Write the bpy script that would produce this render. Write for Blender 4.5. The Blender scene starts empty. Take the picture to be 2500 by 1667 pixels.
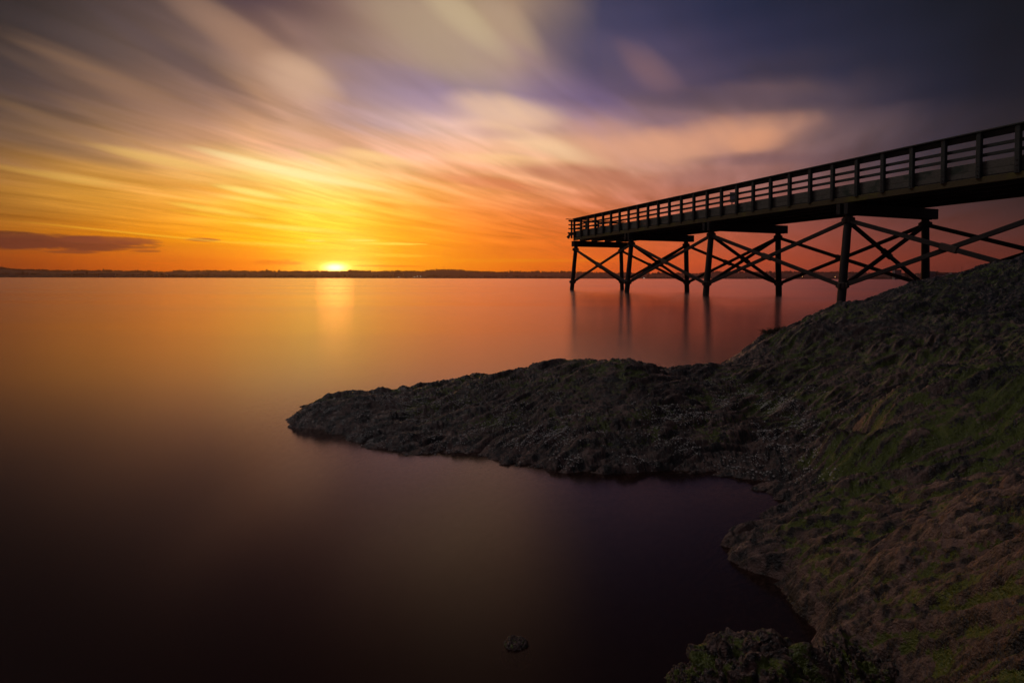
import bpy, bmesh, math, random
import numpy as np
from mathutils import Vector, Matrix

random.seed(7)
R = math.radians
C = bpy.context.scene.collection
scene = bpy.context.scene

# ------------------------------------------------------------------ camera
CAM_Z = 0.88
F = 1400.0                       # focal length in photo pixels (photo 2500 x 1667)
PITCH = R(1.5); ROLL = R(0.12)
HORIZON = 679.5                  # row of the horizon at the photo centre
SHIFT = (833.5 - HORIZON) / F - math.tan(PITCH)
fwd = Vector((0, math.cos(PITCH), -math.sin(PITCH)))
rgt = Vector((math.cos(ROLL), 0, math.sin(ROLL))).normalized()
up = rgt.cross(fwd).normalized()
rgt = fwd.cross(up).normalized()
cam_d = bpy.data.cameras.new('camera')
cam_d.sensor_width = 36.0
cam_d.lens = 36.0 * F / 2500.0
cam_d.shift_y = -SHIFT * F / 2500.0
cam_d.clip_start = 0.05
cam_d.clip_end = 30000
cam = bpy.data.objects.new('camera', cam_d)
C.objects.link(cam)
m = Matrix((rgt, up, -fwd)).transposed().to_4x4()
m.translation = Vector((0, 0, CAM_Z))
cam.matrix_world = m
scene.camera = cam

def ray(px, py):
    """world direction (y component 1) seen at photo pixel (2500 wide)"""
    d = rgt * ((px - 1250) / F) + up * ((833.5 - py) / F - SHIFT) + fwd
    return d / d.y
def P(px, py, z=None, d=None):
    r = ray(px, py)
    if d is None:
        d = (z - CAM_Z) / r.z
    return Vector((r.x * d, d, CAM_Z + r.z * d))
K = 2500 / 2352.0
def D(x, y, z=None, d=None):     # same with coordinates measured on a 2352 wide view
    return P(x * K, y * K, z, d)

# ------------------------------------------------------------------ colour management
scene.view_settings.view_transform = 'Standard'
scene.view_settings.look = 'None'
scene.view_settings.exposure = 0
scene.view_settings.gamma = 1
scene.view_settings.use_curve_mapping = False
scene.cycles.use_denoising = True
scene.cycles.max_bounces = 8
scene.cycles.transparent_max_bounces = 8
scene.cycles.sample_clamp_indirect = 4
scene.cycles.volume_bounces = 0

def lin(c):
    out = []
    for v in c:
        v = v / 255.0
        out.append(v / 12.92 if v <= 0.04045 else ((v + 0.055) / 1.055) ** 2.4)
    return out

# ------------------------------------------------------------------ node helper
class N:
    def __init__(s, tree): s.t = tree; s.n = tree.nodes; s.l = tree.links
    def new(s, kind, **kw):
        n = s.n.new(kind)
        for k, v in kw.items(): setattr(n, k, v)
        return n
    def put(s, sock, v):
        if isinstance(v, bpy.types.NodeSocket): s.l.new(v, sock)
        elif v is not None:
            try: sock.default_value = v
            except Exception: sock.default_value = (v, v, v)
    def math(s, op, a, b=None, c=None, clamp=False):
        n = s.new('ShaderNodeMath', operation=op); n.use_clamp = clamp
        s.put(n.inputs[0], a)
        if b is not None: s.put(n.inputs[1], b)
        if c is not None: s.put(n.inputs[2], c)
        return n.outputs[0]
    def vmath(s, op, a, b=None):
        n = s.new('ShaderNodeVectorMath', operation=op)
        s.put(n.inputs[0], a)
        if b is not None: s.put(n.inputs[1], b)
        return n.outputs['Value'] if op in ('DOT_PRODUCT', 'LENGTH') else n.outputs[0]
    def comb(s, x, y, z):
        n = s.new('ShaderNodeCombineXYZ')
        for i, v in enumerate((x, y, z)): s.put(n.inputs[i], v)
        return n.outputs[0]
    def noise(s, vec, scale, detail=3, rough=0.5, dist=0.0, dim='3D'):
        n = s.new('ShaderNodeTexNoise', noise_dimensions=dim)
        if vec is not None: s.put(n.inputs['Vector'], vec)
        n.inputs['Scale'].default_value = scale
        n.inputs['Detail'].default_value = detail
        n.inputs['Roughness'].default_value = rough
        n.inputs['Distortion'].default_value = dist
        return n.outputs[0]
    def map(s, v, a, b, c=0.0, d=1.0, smooth=False):
        n = s.new('ShaderNodeMapRange')
        n.interpolation_type = 'SMOOTHSTEP' if smooth else 'LINEAR'
        s.put(n.inputs[0], v)
        for i, x in enumerate((a, b, c, d)): s.put(n.inputs[i + 1], x)
        return n.outputs[0]
    def mix(s, f, a, b, mode='MIX'):
        n = s.new('ShaderNodeMix', data_type='RGBA', blend_type=mode)
        s.put(n.inputs[0], f)
        for i, v in ((6, a), (7, b)):
            if isinstance(v, (list, tuple)) and len(v) == 3: v = (*v, 1)
            s.put(n.inputs[i], v)
        return n.outputs[2]
    def ramp(s, f, stops, interp='LINEAR'):
        n = s.new('ShaderNodeValToRGB'); e = n.color_ramp.elements
        n.color_ramp.interpolation = interp
        s.put(n.inputs[0], f)
        e[0].position = stops[0][0]; e[0].color = (*stops[0][1], 1)
        e[1].position = stops[-1][0]; e[1].color = (*stops[-1][1], 1)
        for p, c in stops[1:-1]:
            x = e.new(p); x.color = (*c, 1)
        return n.outputs[0]

# ------------------------------------------------------------------ sky
SUN_AZ = math.atan2((770 - 1176) / 1317.0, 1.0)       # from +Y towards +X
SUN_EL = R(0.98)
# colours of the evening sky, measured over azimuth / elevation
XS = [0, 150, 300, 450, 600, 700, 800, 900, 1050, 1200, 1350, 1500, 1700, 1900, 2100, 2352]
ROWS = {
 0:   [(42,38,38),(58,52,54),(84,70,66),(80,68,70),(84,68,76),(100,80,80),(130,105,96),(150,125,108),(186,166,138),(165,142,120),(58,60,84),(44,50,78),(34,42,68),(28,34,54),(20,26,40),(10,14,24)],
 100: [(54,48,50),(74,66,66),(98,84,80),(120,100,92),(165,132,112),(140,114,106),(145,122,110),(165,140,122),(186,162,136),(180,150,126),(80,78,108),(76,70,94),(46,50,78),(38,42,64),(28,33,50),(14,18,28)],
 200: [(62,56,56),(84,72,70),(120,96,82),(112,96,96),(180,148,126),(206,172,148),(158,134,134),(148,130,142),(142,126,150),(130,114,140),(102,90,120),(98,84,104),(66,64,90),(46,50,72),(32,37,56),(18,21,32)],
 300: [(108,88,76),(138,112,88),(158,126,100),(178,140,112),(205,160,128),(196,158,138),(190,160,150),(200,172,166),(238,200,172),(232,192,158),(178,142,136),(136,112,122),(180,138,120),(120,98,102),(66,58,68),(36,34,42)],
 350: [(122,94,64),(156,122,80),(188,148,104),(214,168,116),(235,188,130),(232,186,140),(236,184,142),(240,190,150),(240,186,150),(238,192,150),(225,175,140),(190,145,130),(160,120,112),(104,84,90),(58,52,62),(34,32,38)],
 400: [(155,106,54),(205,154,74),(228,174,94),(242,190,118),(255,236,150),(255,238,158),(252,222,148),(248,204,142),(235,170,122),(238,178,132),(216,160,126),(196,146,124),(172,128,120),(110,84,88),(62,52,58),(38,34,38)],
 440: [(165,116,50),(204,150,62),(232,170,76),(246,186,88),(255,214,100),(255,236,120),(255,226,118),(252,200,104),(242,168,96),(232,156,100),(214,140,102),(190,124,102),(160,106,96),(118,84,80),(76,56,58),(44,36,40)],
 480: [(164,112,48),(192,136,54),(232,168,68),(252,184,76),(255,218,78),(255,232,88),(255,222,84),(255,192,76),(244,156,72),(230,138,76),(216,128,80),(194,116,88),(160,98,84),(130,80,76),(92,62,60),(58,42,44)],
 520: [(172,112,38),(196,130,38),(238,158,42),(254,174,48),(255,206,54),(255,232,72),(255,228,74),(255,192,58),(252,156,58),(240,136,62),(226,122,66),(206,112,76),(172,98,80),(140,80,72),(108,66,62),(78,52,50)],
 560: [(196,112,32),(222,124,26),(242,148,24),(252,168,26),(255,196,34),(255,226,58),(255,238,92),(255,196,46),(255,156,44),(250,138,50),(238,122,54),(224,112,64),(194,100,72),(158,82,66),(126,68,58),(98,56,50)],
 600: [(158,70,26),(196,90,22),(222,108,18),(238,122,18),(252,150,18),(255,190,30),(255,226,80),(255,188,32),(255,158,34),(252,138,38),(246,122,44),(236,108,54),(208,96,60),(168,80,58),(140,66,50),(112,56,44)],
 637: [(140,56,26),(180,76,24),(206,92,20),(224,104,18),(245,125,16),(255,165,20),(255,200,40),(252,165,28),(250,142,32),(244,124,38),(232,106,44),(216,96,56),(188,86,62),(150,72,56),(120,60,50),(92,48,42)],
}
YK = sorted(ROWS)
GRID = np.array([[lin(c) for c in ROWS[y]] for y in YK])
def sky_at(az, el):
    caz = max(math.cos(az), 0.05)
    x = 1176 + 1317 * math.tan(max(min(az, 1.2), -1.2))
    y = 637 - 1317 * math.tan(min(el, 1.3)) / caz
    over = max(0.0, -y) / 500.0
    side = max(0.0, -x, x - 2352) / 1500.0
    x = min(max(x, 0), 2352); y = min(max(y, 0), 637)
    i = min(max(np.searchsorted(XS, x) - 1, 0), len(XS) - 2)
    j = min(max(np.searchsorted(YK, y) - 1, 0), len(YK) - 2)
    u = (x - XS[i]) / (XS[i + 1] - XS[i]); v = (y - YK[j]) / (YK[j + 1] - YK[j])
    c = (GRID[j, i] * (1 - u) + GRID[j, i + 1] * u) * (1 - v) + (GRID[j + 1, i] * (1 - u) + GRID[j + 1, i + 1] * u) * v
    dark = np.array([0.014, 0.014, 0.020]); east = np.array([0.035, 0.030, 0.042]) * math.exp(-(el / 0.9) ** 2)
    w = math.exp(-over * 3.2 - side * 1.6)
    out = c * w + dark * (1 - w)
    zn = min(max((el - R(46)) / R(14), 0), 1); out = out + np.array([0.03, 0.029, 0.034]) * zn
    bk = min(max((abs(az) - R(85)) / R(45), 0), 1)
    return out * (1 - bk) + (dark + east + np.array([0.03, 0.029, 0.034]) * zn) * bk
world = bpy.data.worlds.new('World'); scene.world = world
world.use_nodes = True
wt = world.node_tree; wt.nodes.clear()
n = N(wt)
co = n.new('ShaderNodeTexCoord').outputs['Generated']
vn = n.vmath('NORMALIZE', co)
sx = n.new('ShaderNodeSeparateXYZ'); n.l.new(vn, sx.inputs[0])
X, Y, Z = sx.outputs
az0 = n.math('MULTIPLY', n.math('ARCTAN2', X, Y), 180 / math.pi)
el0 = n.math('MULTIPLY', n.math('ARCSINE', Z), 180 / math.pi)
# cloud sheet: direction projected on a plane overhead, wind towards azimuth WA
WA = R(27)
zz = n.math('ADD', n.math('MAXIMUM', Z, 0.0), 0.06)
cx = n.math('DIVIDE', X, zz); cy = n.math('DIVIDE', Y, zz)
along = n.math('ADD', n.math('MULTIPLY', cx, math.sin(WA)), n.math('MULTIPLY', cy, math.cos(WA)))
across = n.math('SUBTRACT', n.math('MULTIPLY', cx, math.cos(WA)), n.math('MULTIPLY', cy, math.sin(WA)))
bend = n.noise(n.comb(n.math('MULTIPLY', along, 0.18), n.math('MULTIPLY', across, 0.18), 3.0), 1.0, 2)
across2 = n.math('ADD', across, n.math('MULTIPLY', bend, 1.6))
s_big = n.noise(n.comb(n.math('MULTIPLY', along, 0.55), n.math('MULTIPLY', across2, 1.1), 0.0), 1.0, 2, 0.5)
s_fine = n.noise(n.comb(n.math('MULTIPLY', along, 0.85), n.math('MULTIPLY', across2, 3.6), 7.0), 1.0, 3, 0.5, 0.15)
s_hair = n.noise(n.comb(n.math('MULTIPLY', along, 1.7), n.math('MULTIPLY', across2, 12.0), 17.0), 1.0, 2, 0.5)
# lookups are dragged along with the clouds so the colours break up into streaks
hi = n.map(el0, 1.5, 9.0, 0.0, 1.0, True)
amp = n.math('MULTIPLY', hi, 1.0)
azw = n.math('ADD', az0, n.math('MULTIPLY', amp, n.math('MULTIPLY', n.math('SUBTRACT', s_big, 0.5), 3.0)))
elw = n.math('ADD', el0, n.math('MULTIPLY', amp, n.math('ADD', n.math('MULTIPLY', n.math('SUBTRACT', s_big, 0.5), 3.0),
                                                      n.math('MULTIPLY', n.math('SUBTRACT', s_fine, 0.5), 2.6))))
ELS = [0, 1.6, 3.4, 5.0, 6.8, 8.6, 10.4, 12.5, 15, 18, 21, 24, 28, 34, 41, 50, 60, 90]
AZS = [-180, -110, -75, -55] + [-44 + 4.0 * i for i in range(23)] + [55, 75, 110, 180]
acc = None
azf = n.map(azw, -180, 180)
for i, e in enumerate(ELS):
    stops = [((a + 180) / 360.0, tuple(sky_at(R(a), R(e)))) for a in AZS]
    stops[0] = (0.0, stops[0][1]); stops[-1] = (1.0, stops[-1][1])
    rmp = n.ramp(azf, stops, 'EASE' if False else 'LINEAR')
    if acc is None: acc = rmp
    else: acc = n.mix(n.map(elw, ELS[i - 1], e, 0, 1, i > 6), acc, rmp)
base = acc
# light and dark streaks
st = n.math('ADD', n.math('MULTIPLY', n.math('SUBTRACT', s_fine, 0.5), 1.25), n.math('MULTIPLY', n.math('SUBTRACT', s_hair, 0.5), 0.38))
st = n.math('ADD', st, n.math('MULTIPLY', n.math('SUBTRACT', s_big, 0.5), 0.9))
band = n.math('MULTIPLY', n.map(el0, 1.0, 6.0, 0.18, 0.85, True), n.map(el0, 12.0, 22.0, 1.0, 0.5, True))
band = n.math('MULTIPLY', band, n.map(az0, 8.0, 30.0, 1.0, 0.55, True))
gain = n.math('ADD', 1.0, n.math('MULTIPLY', n.math('MULTIPLY', st, band), 1.0))
gain = n.math('MAXIMUM', gain, 0.45)
col = n.vmath('MULTIPLY', base, n.comb(gain, gain, n.math('POWER', gain, 1.25)))
# helpers for single clouds given in degrees
def blob(a, e, ra, re, tilt=0.0):
    da = n.math('SUBTRACT', az0, a); de = n.math('SUBTRACT', el0, e)
    if tilt: de = n.math('SUBTRACT', de, n.math('MULTIPLY', da, tilt))
    q = n.math('ADD', n.math('POWER', n.math('ABSOLUTE', n.math('DIVIDE', da, ra)), 2), n.math('POWER', n.math('ABSOLUTE', n.math('DIVIDE', de, re)), 2))
    return q
def dirdeg(x, y):
    r = D(x, y, d=1.0); r.z -= CAM_Z
    return math.degrees(math.atan2(r.x, r.y)), math.degrees(math.atan2(r.z, math.hypot(r.x, r.y)))
cn = n.noise(n.comb(n.math('MULTIPLY', az0, 0.32), n.math('MULTIPLY', el0, 1.9), 0.0), 1.0, 5, 0.6, 0.3)
cn2 = n.noise(n.comb(n.math('MULTIPLY', az0, 0.9), n.math('MULTIPLY', n.math('ADD', el0, n.math('MULTIPLY', az0, 0.05)), 5.0), 4.0), 1.0, 4, 0.6)
def cloud(x, y, wx, wy, colr, edge=0.45, tilt=0.0, k=1.0, nz=cn, namp=2.6):
    global col
    a, e = dirdeg(x, y)
    sc = math.degrees(1 / 1317.0) * math.cos(R(a))
    q = blob(a, e, wx * sc * math.cos(R(a)), wy * sc, tilt)
    v = n.math('ADD', q, n.math('MULTIPLY', n.math('SUBTRACT', nz, 0.5), namp))
    mk = n.map(v, 1.0 + edge * .5, 1.0 - edge, 0.0, k, True)
    col = n.mix(mk, col, tuple(colr))
# broad soft cloud masses, combed by the wind
big_n = s_fine
for x, y, wx, wy, colr, tl, kk in ((437,156,190,24,(92,80,84),-.45,.6),(562,18,110,26,(82,66,74),-.5,.7),(156,345,190,18,(112,92,78),-.16,.65),(80,230,120,20,(80,68,66),-.3,.5),
        (562,100,220,40,(174,140,116),-.5,.7),(312,215,220,32,(164,130,102),-.33,.6),(120,170,130,18,(112,92,78),-.35,.5),(150,290,150,14,(140,112,88),-.25,.6),
        (975,70,210,70,(176,156,132),-.45,.85),(690,185,85,38,(214,180,152),-.25,.85),(1062,45,120,34,(204,186,150),-.6,.6),(1180,62,60,34,(178,156,132),-.6,.8),
        (880,170,120,24,(148,128,142),-.15,.6),(960,235,170,24,(172,150,164),-.1,.6),(1330,110,110,60,(66,68,96),-.5,.6),
        (1156,252,125,30,(242,206,172),-.12,.85),(1250,335,130,22,(252,216,172),-.28,.85),(1150,368,140,14,(254,212,152),-.05,.8),(1130,306,90,13,(200,160,152),-.1,.65),
        (1330,400,180,22,(186,122,98),-.12,.75),(1120,420,120,12,(224,140,102),-.12,.6),(1526,345,110,26,(214,164,134),-.12,.7),(1600,325,230,40,(222,166,134),.05,.95),(1440,330,130,46,(226,172,140),-.2,.8),(1740,322,60,24,(224,164,128),0,.8),(1640,400,150,20,(160,116,110),.1,.6),
        (1486,150,70,42,(138,108,112),-.6,.7),(1820,150,120,30,(60,54,66),0,.5),(1400,140,40,50,(96,86,106),-.9,.5),(1726,367,150,14,(112,88,96),-.05,.6),(1700,232,220,24,(64,63,86),-.1,.6),(1951,285,150,22,(90,76,86),.15,.5),
        (375,367,150,13,(244,206,122),-.12,.8),(181,412,110,10,(232,192,98),-.1,.75),(875,362,95,11,(255,218,156),-.12,.8),(60,392,90,8,(206,164,84),-.1,.6),(420,428,120,10,(228,168,84),-.16,.6),
        (560,420,140,9,(236,178,92),-.14,.5),(820,440,130,9,(250,190,90),-.1,.5),(620,462,150,8,(252,176,62),-.14,.6),(300,470,170,7,(222,160,62),-.08,.5),(900,470,120,8,(252,172,70),-.1,.5)):
    cloud(x, y, wx, wy, lin(colr), 1.8, tl, kk, big_n, 2.4)
# low dark bank at the left
PURP = lin((88, 44, 42))
cloud(60, 556, 330, 19, PURP, 0.5, 0.0, 0.95)
cloud(40, 540, 130, 7, lin((110, 62, 44)), 0.6, 0.0, 0.8)
cloud(-10, 533, 95, 6, lin((84, 46, 36)), 0.6, 0.0, 0.8)
cloud(250, 552, 130, 9, lin((122, 66, 50)), 0.6, 0.0, 0.85)
cloud(470, 551, 44, 4.5, lin((150, 92, 60)), 0.6, 0.0, 0.9, cn, 1.2)
cloud(335, 577, 35, 3.2, lin((140, 76, 44)), 0.7, 0.0, 0.8, cn, 1.5)
cloud(160, 579, 70, 3.5, lin((120, 64, 44)), 0.7, 0.0, 0.8, cn, 2.0)
cloud(640, 603, 60, 7, lin((215, 120, 24)), 0.8, 0.0, 0.85, cn2, 3.6)
cloud(890, 611, 90, 2.6, lin((222, 118, 28)), 0.8, 0.0, 0.7, cn2, 2.0)
# bright thin yellow streaks
YEL = lin((255, 238, 96))
cloud(890, 560, 90, 3.0, YEL, 0.8, 0.0, 0.9, cn2, 2.2)
cloud(830, 552, 36, 2.6, lin((255, 244, 120)), 0.9, 0.0, 0.9, cn2, 2.2)
cloud(725, 553, 24, 2.4, lin((255, 244, 120)), 0.9, 0.0, 0.8, cn2, 1.8)
cloud(675, 524, 120, 6, lin((255, 246, 112)), 1.5, -0.06, 0.85, cn2, 1.2)
cloud(625, 386, 150, 10, lin((255, 248, 184)), 1.7, -0.18, 0.85, s_fine, 1.5)
cloud(740, 408, 150, 9, lin((255, 246, 176)), 1.7, -0.15, 0.8, s_fine, 1.5)
cloud(581, 443, 75, 7, lin((255, 244, 140)), 1.7, -0.15, 0.85, s_fine, 1.5)
cloud(718, 480, 120, 6, lin((255, 238, 118)), 1.7, -0.10, 0.8, cn2, 1.2)
cloud(500, 484, 100, 7, lin((255, 234, 104)), 1.7, -0.12, 0.8, cn2, 1.2)
cloud(860, 455, 110, 6, lin((255, 222, 110)), 1.7, -0.12, 0.6, cn2, 1.2)
cloud(560, 505, 140, 5, lin((255, 220, 70)), 1.7, -0.10, 0.6, cn2, 1.2)
cloud(700, 566, 170, 4, lin((255, 240, 90)), 1.7, -0.04, 0.7, cn2, 1.6)
cloud(820, 584, 170, 5, lin((255, 236, 80)), 1.7, -0.02, 0.7, cn2, 1.6)
cloud(430, 548, 300, 2.6, lin((255, 214, 70)), 1.6, -0.075, 0.6, cn2, 0.8)
cloud(1080, 598, 330, 4.0, lin((255, 176, 32)), 1.6, 0.0, 0.55, cn2, 1.6)
hs = n.new('ShaderNodeHueSaturation'); hs.inputs['Saturation'].default_value = 1.02; hs.inputs['Hue'].default_value = 0.499; n.l.new(col, hs.inputs['Color'])
gm = n.new('ShaderNodeGamma'); gm.inputs[1].default_value = 1.05; n.l.new(hs.outputs[0], gm.inputs[0]); col = gm.outputs[0]
col = n.vmath('MULTIPLY', col, (1.04, 1.01, 1.02))
# sun glow, the disc itself just above the hills
def glow(wx, wy, strength, colr, dy=0.0):
    q = blob(math.degrees(SUN_AZ), math.degrees(SUN_EL) + dy, wx, wy)
    g = n.math('MULTIPLY', n.math('POWER', math.e, n.math('MULTIPLY', q, -1.0)), strength)
    s = n.new('ShaderNodeVectorMath', operation='SCALE'); s.inputs[0].default_value = colr; n.l.new(g, s.inputs['Scale'])
    return s.outputs[0]
for args in ((0.85, 0.34, 6.5, (1.0, 0.62, 0.22)), (3.2, 0.9, 1.0, (1.0, 0.55, 0.12)), (6.0, 2.4, 0.30, (1.0, 0.42, 0.03)), (13.0, 8.0, 0.42, (1.0, 0.20, 0.0))):
    col = n.vmath('ADD', col, glow(*args))
# bright sky patch added out of view at upper left to light the rocks
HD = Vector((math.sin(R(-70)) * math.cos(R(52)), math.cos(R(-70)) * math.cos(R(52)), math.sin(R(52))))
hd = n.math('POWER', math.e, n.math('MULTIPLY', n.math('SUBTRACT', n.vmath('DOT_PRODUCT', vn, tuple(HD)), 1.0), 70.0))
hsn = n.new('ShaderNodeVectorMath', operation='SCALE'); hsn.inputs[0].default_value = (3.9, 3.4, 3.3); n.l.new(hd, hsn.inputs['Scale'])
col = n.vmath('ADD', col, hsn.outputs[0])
# a little of the physical sky for the same sun
skt = n.new('ShaderNodeTexSky', sky_type='NISHITA'); skt.sun_disc = False
skt.sun_elevation = SUN_EL; skt.sun_rotation = SUN_AZ; skt.air_density = 1.5; skt.dust_density = 2.0
ns = n.new('ShaderNodeVectorMath', operation='SCALE'); n.l.new(skt.outputs[0], ns.inputs[0]); ns.inputs['Scale'].default_value = 0.006
col = n.vmath('ADD', col, ns.outputs[0])
bg = n.new('ShaderNodeBackground'); n.l.new(col, bg.inputs[0]); bg.inputs[1].default_value = 1.0
wo = n.new('ShaderNodeOutputWorld'); n.l.new(bg.outputs[0], wo.inputs[0])
world.cycles.sampling_method = 'MANUAL'; world.cycles.sample_map_resolution = 1024

# ------------------------------------------------------------------ sun
sl = bpy.data.lights.new('sun', 'SUN'); sl.energy = 0.018; sl.angle = R(3.5); sl.color = (1.0, 0.36, 0.08)
so = bpy.data.objects.new('sun', sl); C.objects.link(so)
sd = Vector((math.sin(SUN_AZ) * math.cos(SUN_EL), math.cos(SUN_AZ) * math.cos(SUN_EL), math.sin(SUN_EL)))
so.rotation_euler = sd.to_track_quat('Z', 'Y').to_euler()
so.location = (-30, 60, 30)

# ------------------------------------------------------------------ materials
def material(name):
    mt = bpy.data.materials.new(name); mt.use_nodes = True
    mt.node_tree.nodes.clear()
    k = N(mt.node_tree)
    b = k.new('ShaderNodeBsdfPrincipled'); o = k.new('ShaderNodeOutputMaterial')
    k.l.new(b.outputs[0], o.inputs[0])
    return mt, k, b, o
def simple(name, c, rough=0.8, var=0.3, scale=3.0, bump=0.0, coord='Object'):
    mt, k, b, o = material(name)
    t = k.new('ShaderNodeTexCoord').outputs[coord]
    nz = k.noise(t, scale, 5, 0.6)
    k.put(b.inputs['Base Color'], k.mix(nz, [v * (1 - var) for v in c], [v * (1 + var) for v in c]))
    b.inputs['Roughness'].default_value = rough
    if bump:
        bp = k.new('ShaderNodeBump'); bp.inputs['Strength'].default_value = bump; k.l.new(nz, bp.inputs['Height']); k.l.new(bp.outputs[0], b.inputs['Normal'])
    return mt
def wood(name, c, moss=(0.05, 0.07, 0.03), mossamt=0.4, rough=0.75):
    """weathered timber: grain stretched along the local X axis, damp patches"""
    mt, k, b, o = material(name)
    g = k.new('ShaderNodeNewGeometry').outputs['Position']
    t = k.new('ShaderNodeTexCoord').outputs['Object']
    mp = k.vmath('MULTIPLY', t, (1.2, 14, 26))
    grain = k.noise(mp, 1.0, 5, 0.65, 0.6)
    pat = k.noise(t, 1.6, 4, 0.6)
    c1 = k.mix(grain, [v * 0.45 for v in c], [v * 1.7 for v in c])
    mk = k.map(pat, 0.5, 0.7, 0, mossamt, True)
    k.put(b.inputs['Base Color'], k.mix(mk, c1, moss))
    b.inputs['Roughness'].default_value = rough
    bp = k.new('ShaderNodeBump'); bp.inputs['Strength'].default_value = 0.5; bp.inputs['Distance'].default_value = 0.02
    k.l.new(grain, bp.inputs['Height']); k.l.new(bp.outputs[0], b.inputs['Normal'])
    return mt
M_post = wood('weathered_post_wood', (0.045, 0.048, 0.042), (0.025, 0.05, 0.038), 0.6)
M_rail = wood('weathered_rail_wood', (0.05, 0.05, 0.042), (0.05, 0.085, 0.06), 0.5)
M_kick = wood('kick_board_wood', (0.13, 0.12, 0.095), (0.03, 0.05, 0.032), 0.9)
M_edge = wood('mossy_edge_wood', (0.10, 0.075, 0.03), (0.15, 0.13, 0.02), 0.9)
M_dark = wood('tarred_timber', (0.020, 0.015, 0.013), (0.018, 0.018, 0.012), 0.3, 0.7)
M_pile = wood('tarred_pile', (0.022, 0.016, 0.014), (0.02, 0.022, 0.014), 0.4, 0.6)
M_steel = simple('rusty_steel', (0.06, 0.04, 0.03), 0.6)
M_sign = simple('faded_sign_panel', (0.45, 0.40, 0.40), 0.6, 0.1)

# ------------------------------------------------------------------ mesh helpers
def mesh_obj(name, verts, faces, mat, parent=None, smooth=False):
    me = bpy.data.meshes.new(name)
    me.from_pydata([tuple(v) for v in verts], [], faces)
    me.update()
    o = bpy.data.objects.new(name, me); C.objects.link(o)
    if mat: me.materials.append(mat)
    if smooth: me.polygons.foreach_set('use_smooth', [True] * len(me.polygons))
    if parent: o.parent = parent
    return o
def tag(o, label=None, cat=None, group=None, kind=None):
    if label: o['label'] = label
    if cat: o['category'] = cat
    if group: o['group'] = group
    if kind: o['kind'] = kind
    return o
def empty(name, loc=(0, 0, 0), rz=0.0):
    o = bpy.data.objects.new(name, None); C.objects.link(o)
    o.location = loc; o.rotation_euler = (0, 0, rz); o.empty_display_size = 0.2
    return o
class MB:
    def __init__(s): s.v = []; s.f = []
    def add(s, vs, fs):
        b = len(s.v); s.v += [Vector(v) for v in vs]; s.f += [tuple(b + i for i in f) for f in fs]
    def beam(s, a, b, w, h, side=None, bevel=0.0):
        """timber from a to b; w measured along `side`, h along the third axis"""
        a = Vector(a); b = Vector(b); d = (b - a).normalized()
        if side is None: side = Vector((0, 0, 1)).cross(d)
        side = Vector(side); side = (side - d * side.dot(d)).normalized()
        nn = d.cross(side)
        c = min(w, h) * 0.12 if bevel == 0 else bevel
        ring = [(-w/2+c, -h/2), (w/2-c, -h/2), (w/2, -h/2+c), (w/2, h/2-c), (w/2-c, h/2), (-w/2+c, h/2), (-w/2, h/2-c), (-w/2, -h/2+c)]
        vs = []
        for p in (a, b):
            for (x, y) in ring: vs.append(p + side * x + nn * y)
        fs = [(i, (i + 1) % 8, 8 + (i + 1) % 8, 8 + i) for i in range(8)]
        fs += [tuple(range(7, -1, -1)), tuple(range(8, 16))]
        s.add(vs, fs)
    def tube(s, pts, rads, n=14):
        vs = []; fs = []
        for i, p in enumerate(pts):
            p = Vector(p)
            d = (Vector(pts[min(i + 1, len(pts) - 1)]) - Vector(pts[max(i - 1, 0)])).normalized()
            a = d.orthogonal().normalized() if abs(d.z) < 0.9 else (Vector((1, 0, 0)) - d * d.x).normalized()
            b = d.cross(a)
            for k in range(n):
                t = 2 * math.pi * k / n
                vs.append(p + (a * math.cos(t) + b * math.sin(t)) * rads[i])
        for i in range(len(pts) - 1):
            for k in range(n): fs.append((i*n+k, i*n+(k+1)%n, (i+1)*n+(k+1)%n, (i+1)*n+k))
        fs += [tuple(range(n - 1, -1, -1)), tuple(range((len(pts) - 1) * n, len(pts) * n))]
        s.add(vs, fs)
    def build(s, name, mat, parent=None, smooth=False):
        return mesh_obj(name, s.v, s.f, mat, parent, smooth)

# ------------------------------------------------------------------ numpy noise
def perlin(x, y, seed=0):
    xi = np.floor(x).astype(np.int64); yi = np.floor(y).astype(np.int64)
    xf = x - xi; yf = y - yi
    def g(ix, iy, fx, fy):
        h = (ix * 374761393 + iy * 668265263 + seed * 1442695041) & 0xffffffff
        h = ((h ^ (h >> 13)) * 1274126177) & 0xffffffff
        h = (h ^ (h >> 16)) & 0xffff
        a = h * (2 * np.pi / 65536.0)
        return np.cos(a) * fx + np.sin(a) * fy
    u = xf * xf * xf * (xf * (xf * 6 - 15) + 10); v = yf * yf * yf * (yf * (yf * 6 - 15) + 10)
    a = g(xi, yi, xf, yf); b = g(xi + 1, yi, xf - 1, yf); c = g(xi, yi + 1, xf, yf - 1); d = g(xi + 1, yi + 1, xf - 1, yf - 1)
    return ((a * (1 - u) + b * u) * (1 - v) + (c * (1 - u) + d * u) * v) * 1.5
def fbm(x, y, oct, seed, gain=0.5, lac=2.03):
    s = np.zeros_like(x); a = 1.0
    for i in range(oct):
        s += a * perlin(x, y, seed + i); a *= gain; x = x * lac + 3.1; y = y * lac + 1.7
    return s
def ridged(x, y, oct, seed, gain=0.5):
    s = np.zeros_like(x); a = 1.0; w = 1.0
    for i in range(oct):
        r = 1.07 - np.sqrt(perlin(x, y, seed + i) ** 2 + 0.0025); r = r * r
        s += a * r * w; w = np.clip(r * 1.3, 0, 1); a *= gain; x = x * 2.07 + 5.3; y = y * 2.07 + 2.1
    return s

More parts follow.
